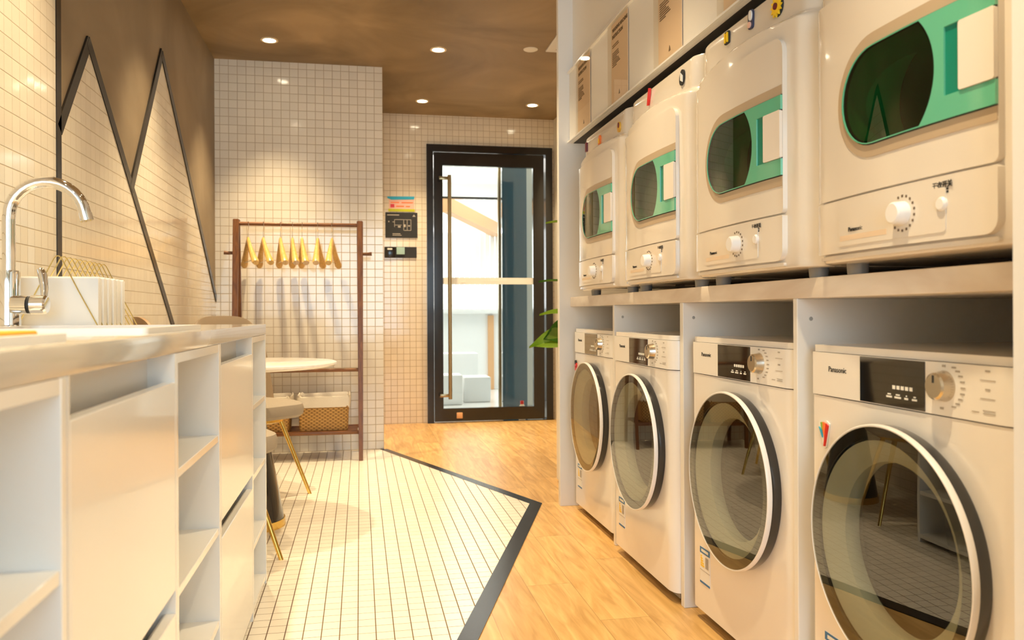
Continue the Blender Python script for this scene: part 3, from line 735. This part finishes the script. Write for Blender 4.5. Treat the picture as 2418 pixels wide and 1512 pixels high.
magnet('striped_magnet', 'black and white zebra-striped magnet on the second dryer', (SX, 2.327, 1.642),
       [('backing', ell(0, 0, .018, .024, rot=.3), 0, .005, 'ink')]+[('white_stripe', rrect(-.010+.004*i-.0012, -.010+.004*i+.0012, -.016+.002*i, .004+.003*i, .0005), .005, .007, 'ink_white') for i in range(5)])
magnet('chilli_magnet', 'glossy red chilli-shaped magnet on the second dryer', (SX, 2.61, 1.659), [('chilli_body', [(-.010, .026), (-.002, .028), (.004, .010), (.010, -.012), (.014, -.028), (.006, -.028), (-.002, -.012), (-.007, .008)], 0, .008, 'red')])
magnet('duck_magnet', 'mustard brown round magnet at the right on the farthest dryer', (SX, 2.938, 1.63), [('disc', ell(0, 0, .016, .020), 0, .006, 'goldy'), ('dark_patch', ell(-.003, .006, .008, .010), .006, .008, 'darkred')])
magnet('carrot_magnet', 'bright orange magnet in the middle on the farthest dryer', (SX, 3.191, 1.632), [('leafy_body', ell(0, 0, .014, .022, rot=.3), 0, .006, 'orange'), ('highlight', ell(.002, -.002, .006, .010), .006, .008, 'sunny')])
magnet('plum_magnet', 'dark plum-red block magnet at the left on the farthest dryer', (SX, 3.386, 1.644), [('block', rrect(-.010, .010, -.020, .020, .002), 0, .007, 'darkred')])
bx = .995
magnet('fan_magnet', 'rainbow fan-shaped magnet on the front of the nearest washer', (bx-.0005, 1.595, .657),
       [('backing', [(-.020, .022), (-.008, .028), (.020, .024), (.022, .016), (.0, -.034), (-.008, -.030)], 0, .003, 'ink_white'),
        ('red_band', [(-.019, .018), (-.010, .022), (-.001, -.028), (-.006, -.028)], .003, .006, 'red'),
        ('orange_band', [(-.010, .022), (.002, .024), (.001, .004), (-.005, -.010)], .003, .006, 'orange'),
        ('green_band', [(.002, .024), (.010, .022), (.006, .008), (.001, .006)], .003, .006, 'leaf2'),
        ('blue_band', [(.004, .006), (.017, .012), (.004, -.010)], .003, .006, 'cyan')], 0)
magnet('ladybird_magnet', 'red and black ladybird magnet on the farthest washer', (.9915, 3.632, .679),
       [('wing_case', ell(0, -.006, .014, .020), 0, .006, 'red'), ('head', ell(0, .014, .009, .009), 0, .007, 'ink'), ('spot', ell(-.004, -.008, .003, .004), .006, .0075, 'ink')], 0)

# ---------------------------------------------------------------- left counter
XE = -.318; XW = XL+.005
tag(obj('counter_top', box(BM(), XW, XE, -.5, 2.875, .853, .888, .002), 'counter'), 'long glossy pale quartz worktop of the sink counter along the left wall', 'worktop')
def shelf_unit(y0, y1, label, zs=(.645, .432, .22), tape=False):
    t = thing('open_shelf_unit', label, 'shelf unit', (XE, (y0+y1)/2, 0), 0, 'open shelf units of the sink counter')
    h = (y1-y0)/2; D = XW-XE
    for s in (-1, 1): obj('side_panel', box(BM(), D, 0, s*h-(.016 if s > 0 else 0), s*h+(0 if s > 0 else .016), 0, .853, .001, 1), 'white_gloss', t)
    obj('back_panel', box(BM(), -.36, -.345, -h+.016, h-.016, .02, .85), 'white_gloss', t, smooth=False)
    obj('top_rail', box(BM(), -.345, -.001, -h+.016, h-.016, .835, .8525), 'white_gloss', t, smooth=False)
    for z in zs: obj('shelf', box(BM(), -.345, -.002, -h+.016, h-.016, z-.016, z, .001, 1), 'white_gloss', t)
    obj('bottom_board', box(BM(), -.345, -.002, -h+.016, h-.016, .02, .036), 'white_gloss', t, smooth=False)
    return t
def door_unit(y0, y1, label, low):
    t = thing('door_cabinet', label, 'cabinet', (XE, (y0+y1)/2, 0), 0, 'door cabinets of the sink counter')
    h = (y1-y0)/2
    obj('carcass', box(BM(), XW-XE, -.045, -h+.001, h-.001, .0, .853), 'white_lam', t, smooth=False)
    obj('side_panel', box(BM(), -.05, 0, h-.008, h-.0005, 0, .853), 'white_gloss', t, smooth=False)
    obj('side_panel', box(BM(), -.05, 0, -h+.0005, -h+.008, 0, .853), 'white_gloss', t, smooth=False)
    obj('upper_door', box(BM(), -.02, 0, -h+.009, h-.009, .440, .803, .0015, 1), 'white_gloss', t)
    obj('lower_door', box(BM(), -.02, 0, -h+.009, h-.009, .03, .400, .0015, 1), 'white_gloss', t)
    return t
shelf_unit(.46, .962, 'open white shelf unit nearest the camera at the left edge')
door_unit(.964, 1.497, 'wide white cabinet between the two nearest open shelf units', .44)
shelf_unit(1.499, 1.953, 'open white shelf unit in the middle of the sink counter')
door_unit(1.955, 2.515, 'narrow-looking white cabinet with recessed grips near the far end of the counter', .44)
shelf_unit(2.517, 2.872, 'open white shelf unit at the far end of the sink counter')
door_unit(-.48, .458, 'white cabinet at the near end of the sink counter', .44)

# sinks and things on the counter
def sink(x0, x1, y0, y1, label, inner_m=None):
    t = thing('sink_basin', label, 'sink', ((x0+x1)/2, (y0+y1)/2, .888), 0)
    a, b = (x1-x0)/2, (y1-y0)/2
    obj('rim', prism(BM(), rrect(-a, a, -b, b, .012), lambda u, v, d: (u, v, d), .010, holes=[rrect(-a+.02, a-.02, -b+.02, b-.02, .02)[::-1]]), 'white_plastic', t)
    obj('bowl', box(BM(), -a+.021, a-.021, -b+.021, b-.021, 0, .003), 'steelknob', t)
    return t
sink(-.72, -.36, .62, 1.10, 'nearer white-rimmed sink at the left edge with a yellow mat in it')
tag(obj('yellow_mat', box(BM(), -.695, -.385, .645, 1.07, .8915, .9025, .003), 'yellow'), 'bright yellow mat lying in the nearer sink', 'mat')
sink(-.74, -.365, 1.50, 1.99, 'farther white-rimmed sink in front of the tall chrome tap')
# tap
ft = thing('kitchen_tap', 'tall chrome swan-neck tap standing on the sink counter', 'tap', (-.78, 2.0, .888))
bm = BM(); lathe(bm, [(0, 0), (.030, 0), (.030, .006), (.024, .012), (.0225, .13), (.021, .135), (0, .135)], n=32)
obj('tap_body', bm, 'chrome', ft)
pts = [(0, 0, .13), (0, 0, .20), (0, 0, .25)]
for k in range(1, 15):
    a = pi-k*radians(172)/14; pts.append((.080+.080*cos(a), -.0, .257+.080*sin(a)))
obj('spout', tube(BM(), pts, .0135, 20), 'chrome', ft)
e = Vector(pts[-1]); d = (e-Vector(pts[-2])).normalized()
obj('aerator', tube(BM(), [e, e+d*.018], .015, 20), 'chrome', ft)
bm = BM(); tube(bm, [(.012, -.01, .057), (.045, -.012, .057)], .021, 28)
obj('handle_hub', bm, 'chrome', ft)
obj('hub_ring', tube(BM(), [(.045, -.012, .057), (.052, -.012, .057)], .0195, 28), 'ink', ft)
bm = BM(); tube(bm, [(.052, -.012, .057), (.080, -.012, .057), (.084, -.012, .057)], [.022, .022, .018], 28)
obj('handle_cap', bm, 'chrome', ft)
bm = BM(); tube(bm, [(.076, -.01, .07), (.074, -.0, .095), (.068, .005, .125), (.062, .008, .138)], [.007, .009, .010, .008], 12)
obj('lever', bm, 'chrome', ft)
# folded paper bags in a gold wire rack
random.seed(5)
for k in range(6):
    y = 2.119+k*.0385; dx = random.uniform(-.004, .004)
    lb = ['white folded paper bag nearest the tap in the gold rack', 'second white paper bag in the gold rack', 'third white paper bag in the gold rack', 'fourth white paper bag in the gold rack',
          'fifth white paper bag in the gold rack', 'farthest white paper bag in the gold rack'][k]
    b = thing('paper_bag', lb, 'paper bag', (-.713+dx, y, .888), 0, 'folded paper bags in the wire rack')
    bm = BM()
    for i in range(3): box(bm, -.088, .088, -.0125+i*.008, -.0055+i*.008, .0, .124+.003*(i % 2), .0015)
    obj('bag_body', bm, 'paperwhite', b)
rk = thing('wire_rack', 'gold zigzag wire rack holding white paper bags beside the tap', 'rack', (-.713, 2.27, .888))
for k in range(10):
    y = -.1705+k*.0385
    if k % 1 == 0:
        bm = BM(); s = .004
        tube(bm, [(-.090, y, .003), (-.046, y, .092), (-.007, y, .170), (-.002, y+.0005, .176), (.004, y+.001, .176), (.009, y+.0015, .170), (.046, y+.0015, .092), (.091, y+.0015, .003)], .0016, 6)
        obj('wire', bm, 'pale_gold', rk)
bm = BM()
for x in (-.091, .092): tube(bm, [(x, -.18, .003), (x, .185, .003)], .0022, 6)
obj('base_wire', bm, 'pale_gold', rk)

# ---------------------------------------------------------------- clothes rack
RX0, RX1, RY = -.765, .002, 5.32
cr = thing('clothes_rack', 'dark walnut standing clothes rack against the white tiled wall', 'clothes rack', (0, 0, 0))
for x in (RX0, RX1):
    for (ya, yb, w_) in ((RY-.012, 5.14, .018), (RY+.012, 5.50, .020)):
        bm = BM(); t2 = bmesh.new(); bmesh.ops.create_cube(t2, size=1)
        for v in t2.verts:
            top = v.co.z > 0
            v.co = Vector((x+v.co.x*2*(w_ if top else w_*.72), (ya if top else yb)+v.co.y*.032, 1.525 if top else .0))
        bmesh.ops.bevel(t2, geom=t2.edges[:], offset=.003, segments=2, affect='EDGES'); merge(bm, t2)
        obj('leg', bm, 'walnut', cr)
    s = -1 if x == RX0 else 1
    obj('side_peg', tube(BM(), [(x+s*.012, RY, 1.31), (x+s*.055, RY, 1.312), (x+s*.075, RY, 1.314)], [.008, .011, .013], 14), 'walnut', cr)
obj('hanging_rod', tube(BM(), [(RX0, RY, 1.498), (RX1, RY, 1.498)], .0125, 16), 'walnutX', cr)
obj('middle_rail', tube(BM(), [(RX0, RY-.115, .568), (RX1, RY-.115, .568)], .011, 12), 'walnutX', cr)
bm = BM(); box(bm, RX0, RX1, 5.165, 5.19, .165, .187, .003); box(bm, RX0, RX1, 5.45, 5.475, .165, .187, .003)
for k in range(5): box(bm, RX0+.02, RX1-.02, 5.20+k*.05, 5.225+k*.05, .17, .182)
obj('lower_shelf', bm, 'walnutX', cr)
def make_basket(label, loc, rot):
    t = thing('wicker_basket', label, 'basket', loc, rot, 'wicker baskets on the clothes rack')
    a, b, h = .158, .12, .20
    bm = BM(); out = []
    for z, k in ((0, .94), (.10, .97), (h, 1.0), (h, .965), (.01, .90)):
        out.append([bm.verts.new((u*k, v*k, z)) for u, v in rrect(-a, a, -b, b, .02, 4)])
    for p, q in zip(out, out[1:]):
        n = len(p)
        for i in range(n): bm.faces.new((p[i], p[(i+1) % n], q[(i+1) % n], q[i]))
    bm.faces.new(out[0]); bm.faces.new(out[-1]); bmesh.ops.recalc_face_normals(bm, faces=bm.faces[:])
    obj('woven_body', bm, 'wicker', t)
    bm = BM(); out = []; pr = rrect(-a, a, -b, b, .024, 6); n = len(pr)
    for z, k in ((.150, 1.035), (.19, 1.045), (.217, 1.03), (.219, .99), (.205, .95), (.06, .90)):
        out.append([bm.verts.new((u*k, v*k, z+(.006*sin(i*1.7)+.003*sin(i*.9+1) if z < .18 or z > .21 else 0))) for i, (u, v) in enumerate(pr)])
    for p, q in zip(out, out[1:]):
        for i in range(n): bm.faces.new((p[i], p[(i+1) % n], q[(i+1) % n], q[i]))
    bmesh.ops.recalc_face_normals(bm, faces=bm.faces[:])
    obj('linen_liner', bm, 'linen', t)
    return t
b0 = make_basket('right wicker basket with white liner on the rack shelf', (-.228, 5.32, .187), 0)
dup(b0, (-.590, 5.32, .187), 0, 'left wicker basket with white liner, partly behind the chair')
# hangers
def make_hanger():
    t = thing('coat_hanger', 'x', 'hanger', (0, 0, 0), 0, 'wooden hangers on the rack')
    bm = BM(); rings = []; n = 12; ns = 28
    for i in range(ns+1):
        u = -.19+.38*i/ns; q = abs(u)/.19
        zc = -.105-.150*(q**1.15)-.01*math.sin(q*pi); wd = .011+.013*q**1.3; hh = .025-.006*q
        if i in (0, ns): wd *= .8; hh *= .8
        rings.append([bm.verts.new((wd*cos(2*pi*k/n)+.010*q*q, u, zc+hh*sin(2*pi*k/n))) for k in range(n)])
    for p, q in zip(rings, rings[1:]):
        for k in range(n): bm.faces.new((p[k], p[(k+1) % n], q[(k+1) % n], q[k]))
    bm.faces.new(rings[0]); bm.faces.new(rings[-1][::-1]); bmesh.ops.recalc_face_normals(bm, faces=bm.faces[:])
    obj('shoulder', bm, 'beech', t)
    obj('cross_bar', tube(BM(), [(0, -.165, -.238), (0, .165, -.238)], .0025, 8), 'steelknob', t)
    pts = [(0, 0, -.085), (0, 0, -.05), (0, -.004, -.035), (0, -.014, -.026), (0, -.0175, -.010)]
    for k in range(0, 9): a = pi+.3-k*radians(22); pts.append((0, .0+.0165*cos(a), .0+.0165*sin(-a+2*pi)*1 if False else .0165*sin(pi-k*radians(22)+.0)))
    obj('hook', tube(BM(), pts, .0019, 8), 'chrome', t)
    return t
hg = make_hanger()
for i, (x, r) in enumerate(((-.694, 18), (-.602, 17), (-.496, 11), (-.422, 8), (-.363, 8), (-.264, -4), (-.175, -8))):
    lb = ['pale wooden coat hanger at the left end of the rack rod', 'second pale wooden hanger from the left', 'third pale wooden hanger from the left, first of the close middle group',
          'fourth wooden hanger, in the middle of the close group', 'fifth wooden hanger, last of the close middle group', 'sixth wooden hanger, hanging alone with its end toward the room', 'pale wooden hanger at the right end, nearest the right post'][i]
    if i == 0: hg.location = (x, RY, 1.496); hg.rotation_euler = (0, 0, radians(r)); hg['label'] = lb
    else: dup(hg, (x, RY, 1.496), radians(r), lb)

# ---------------------------------------------------------------- table and chairs
tb = thing('round_table', 'round white marble-topped table with a black pedestal behind the counter end', 'table', (-.48, 3.65, 0))
obj('table_top', lathe(BM(), [(0, .690), (.34, .690), (.372, .697), (.380, .704), (.378, .711), (.372, .714), (0, .714)], n=80), 'whitetable', tb)
obj('pedestal', lathe(BM(), [(0, .03), (.150, .03), (.128, .16), (.09, .36), (.06, .55), (.05, .66), (.10, .69), (0, .69)], n=48), 'black_plastic', tb)
obj('base_ring', lathe(BM(), [(0, 0), (.156, 0), (.154, .035), (0, .035)], n=48), 'gold', tb)
def make_chair(label, loc, rot, bmat):
    """faces +X in its own frame"""
    t = thing('dining_chair', label, 'chair', loc, rot, 'leather dining chairs around the round table')
    bm = BM(); pr = rrect(-.21, .22, -.22, .22, .12, 8); n = len(pr); out = []
    for z, k in ((.398, .80), (.401, .92), (.415, .985), (.442, 1.0), (.466, .97), (.479, .85), (.485, .6), (.486, .2)):
        out.append([bm.verts.new((u*k, v*k, z)) for u, v in pr])
    for p, q in zip(out, out[1:]):
        for i in range(n): bm.faces.new((p[i], p[(i+1) % n], q[(i+1) % n], q[i]))
    bm.faces.new(out[0][::-1]); bm.faces.new(out[-1]); bmesh.ops.recalc_face_normals(bm, faces=bm.faces[:])
    obj('seat', bm, 'cushion', t)
    obj('seat_plate', lathe(BM(), [(0, .376), (.15, .376), (.165, .382), (.165, .399), (0, .399)], n=40), 'gold', t)
    bm = BM(); g = []
    nu, nv = 20, 14
    for side in (0, 1):
        rows = []
        for j in range(nv+1):
            v = j/nv; z = .44+.475*v; half = .238-.02*v**2-.05*max(0, v-.85)/.15*.8
            row = []
            for i in range(nu+1):
                u = -1+2*i/nu
                x = -.185-.085*v+.055*(abs(u)**2.2)*(1-.3*v)+(0 if side else .028*(1-abs(u)**8)*(1-max(0, v-.9)*6))
                zz = z-(.05*(abs(u)**4) if v > .5 else 0)*((v-.5)/.5)
                row.append(bm.verts.new((x, u*half, zz)))
            rows.append(row)
        g.append(rows)
        for a, b in zip(rows, rows[1:]):
            for i in range(nu): bm.faces.new((a[i], a[i+1], b[i+1], b[i]) if side else (a[i], b[i], b[i+1], a[i+1]))
    A, B = g
    for i in range(nu): bm.faces.new((A[0][i], A[0][i+1], B[0][i+1], B[0][i])); bm.faces.new((A[-1][i], A[-1][i+1], B[-1][i+1], B[-1][i]))
    for j in range(nv): bm.faces.new((A[j][0], A[j+1][0], B[j+1][0], B[j][0])); bm.faces.new((A[j][-1], A[j+1][-1], B[j+1][-1], B[j][-1]))
    bmesh.ops.recalc_face_normals(bm, faces=bm.faces[:])
    obj('backrest', bm, bmat, t)
    for sx in (1, -1):
        for sy in (1, -1):
            obj('leg', tube(BM(), [(sx*.10, sy*.10, .39), (sx*.205, sy*.205, .0)], [.0125, .0085], 16), 'gold', t)
    return t
def chair_at(foot, ang, label, bmat):
    """put the front leg (+x,+/-y) foot on a floor point"""
    a = radians(ang)
    return a
a = radians(42)   # chair nearest: faces the table
make_chair('tan leather chair with gold legs between the counter end and the round table', (-.56, 3.235, 0), radians(22), 'tan')
make_chair('tan leather chair with gold legs on the far side of the round table', (-.545, 4.26, 0), radians(-48), 'taupe')

# ---------------------------------------------------------------- things on the rear wall
ps = thing('promo_sticker', 'small colourful sticker with blue and lime bands above the black plan sign', 'sticker', (.3465, Y2, 1.78))
obj('sticker_sheet', box(BM(), -.105, .105, -.002, -.0005, .0, .125), 'pinkish', ps, smooth=False)
bm = BM(); prism(bm, [(-.118, .125), (-.118, .112), (-.085, .098), (.105, .104), (.108, .128)], lambda u, v, d: (u, -.004+d, v), .002)
obj('blue_band', bm, 'cyan', ps, smooth=False)
obj('lime_band', box(BM(), -.11, .11, -.004, -.002, 0, .022), 'lime', ps, smooth=False)
obj('red_block', box(BM(), -.092, -.060, -.004, -.002, .034, .062), 'red', ps, smooth=False)
bm = BM(); box(bm, -.045, .02, -.004, -.002, .040, .050); box(bm, .035, .07, -.004, -.002, .040, .048); box(bm, -.09, -.02, -.004, -.002, .072, .080); box(bm, 0, .095, -.004, -.002, .072, .080)
obj('sticker_text', bm, 'orange', ps, smooth=False)
mp_ = thing('floor_plan_sign', 'black square sign with a pale floor plan on the rear wall', 'sign', (.3455, Y2, 1.56))
obj('sign_plate', box(BM(), -.133, .133, -.008, -.0005, 0, .212, .001, 1), 'ink', mp_, smooth=False)
bm = BM()
def lnY(x0, x1, z0, z1, y=-.0092): box(bm, x0, x1, y, -.0078, z0, z1)
lnY(-.118, -.02, .186, .194); 
for (x0, x1, z0, z1) in ((-.06, .08, .150, .154), (-.06, -.056, .09, .154), (.016, .020, .06, .154), (.045, .049, .06, .154), (.076, .080, .06, .154), (.016, .08, .06, .064), (-.06, .0, .104, .108), (-.075, -.06, .13, .135),
                         (-.11, -.10, .13, .14), (-.075, -.01, .03, .036), (-.075, .0, .018, .023), (-.03, -.008, .085, .10), (.02, .034, .09, .112), (.055, .07, .095, .106)): lnY(x0, x1, z0, z1)
prism(bm, [(.09, .178), (.118, .178), (.104, .196)], lambda u, v, d: (u, -.009+d, v), .001)
obj('plan_lines', bm, 'ink_grey', mp_, smooth=False)
sd = thing('wall_controller', 'black three-gang control plate with a pale screen under the plan sign', 'switch', (.3375, Y2, 1.392))
obj('wall_plate', box(BM(), -.133, .133, -.010, -.0005, 0, .092, .002, 1), 'ink', sd, smooth=False)
obj('screen', box(BM(), -.035, .033, -.020, -.010, .028, .088, .002, 1), 'lcd', sd, smooth=False)
obj('card_switch', box(BM(), -.128, -.045, -.014, -.010, .004, .088, .003), 'black_trim', sd)
obj('indicator', box(BM(), -.110, -.070, -.0155, -.0135, .066, .080), 'ink_white', sd, smooth=False)

# ---------------------------------------------------------------- pothos behind the end panel
pl = thing('potted_pothos', 'trailing green pothos peeking out from behind the white end panel', 'plant', (1.17, 4.25, 0))
obj('plant_stand', lathe(BM(), [(0, 0), (.10, 0), (.12, .02), (.12, .75), (0, .75)], n=32), 'white_lam', pl)
obj('pot', lathe(BM(), [(0, .75), (.07, .75), (.10, .93), (.09, .93), (.085, .90), (0, .90)], n=32), 'white_plastic', pl)
def leaf(cx, cy, cz, ln, wd, yaw, pitch, rollr, m, nm='leaf'):
    bm = BM(); rows = []
    for i in range(9):
        s = i/8; w2 = wd*(sin(pi*min(1, s*1.02)**.62))*(.5 if s > .98 else 1)
        if i == 8: w2 = .0008
        rows.append([bm.verts.new((-s*ln, k*w2*.5, -.12*ln*s*s+.18*wd*abs(k))) for k in (-1, -.5, 0, .5, 1)])
    for a_, b_ in zip(rows, rows[1:]):
        for k in range(4): bm.faces.new((a_[k], a_[k+1], b_[k+1], b_[k]))
    r = bmesh.ops.solidify(bm, geom=bm.faces[:], thickness=.001)
    mt = Matrix.Translation((cx-1.17, cy-4.25, cz)) @ Matrix.Rotation(yaw, 4, 'Z') @ Matrix.Rotation(pitch, 4, 'Y') @ Matrix.Rotation(rollr, 4, 'X')
    bmesh.ops.transform(bm, matrix=mt, verts=bm.verts)
    obj(nm, bm, m, pl)
leaf(1.10, 4.20, .80, .22, .12, 0, radians(-14), radians(58), 'leaf2')
leaf(1.13, 4.22, .825, .17, .15, .1, radians(-14), radians(62), 'leaf')
leaf(1.10, 4.2, .925, .16, .06, .1, radians(0), radians(25), 'leaf2')
leaf(1.09, 4.2, 1.09, .15, .05, .0, radians(5), radians(10), 'leaf')
leaf(1.10, 4.2, 1.41, .12, .05, .0, radians(2), radians(15), 'leaf2')
for dx, dy, cz in ((.0, .05, .95), (.05, -.05, 1.0), (.1, .08, .98)): leaf(1.2+dx, 4.25+dy, cz, .14, .1, 2.5+dx*9, radians(-10), .2, 'leaf')
bm = BM()
for p in ([(1.17, 4.25, .90), (1.14, 4.22, 1.15), (1.13, 4.2, 1.42), (1.09, 4.2, 1.42)], [(1.17, 4.25, .90), (1.13, 4.21, 1.0), (1.09, 4.2, 1.09)], [(1.17, 4.25, .90), (1.12, 4.2, .92), (1.09, 4.2, .92)], [(1.15, 4.25, .90), (1.12, 4.22, .90), (1.10, 4.2, .80)],
          [(1.18, 4.25, .90), (1.2, 4.3, .95)], [(1.18, 4.25, .90), (1.25, 4.2, 1.0)], [(1.18, 4.25, .9), (1.3, 4.33, .98)]):
    tube(bm, [Vector(q)-Vector((1.17, 4.25, 0)) for q in p], .0025, 6)
obj('stem', bm, 'leaf2', pl)
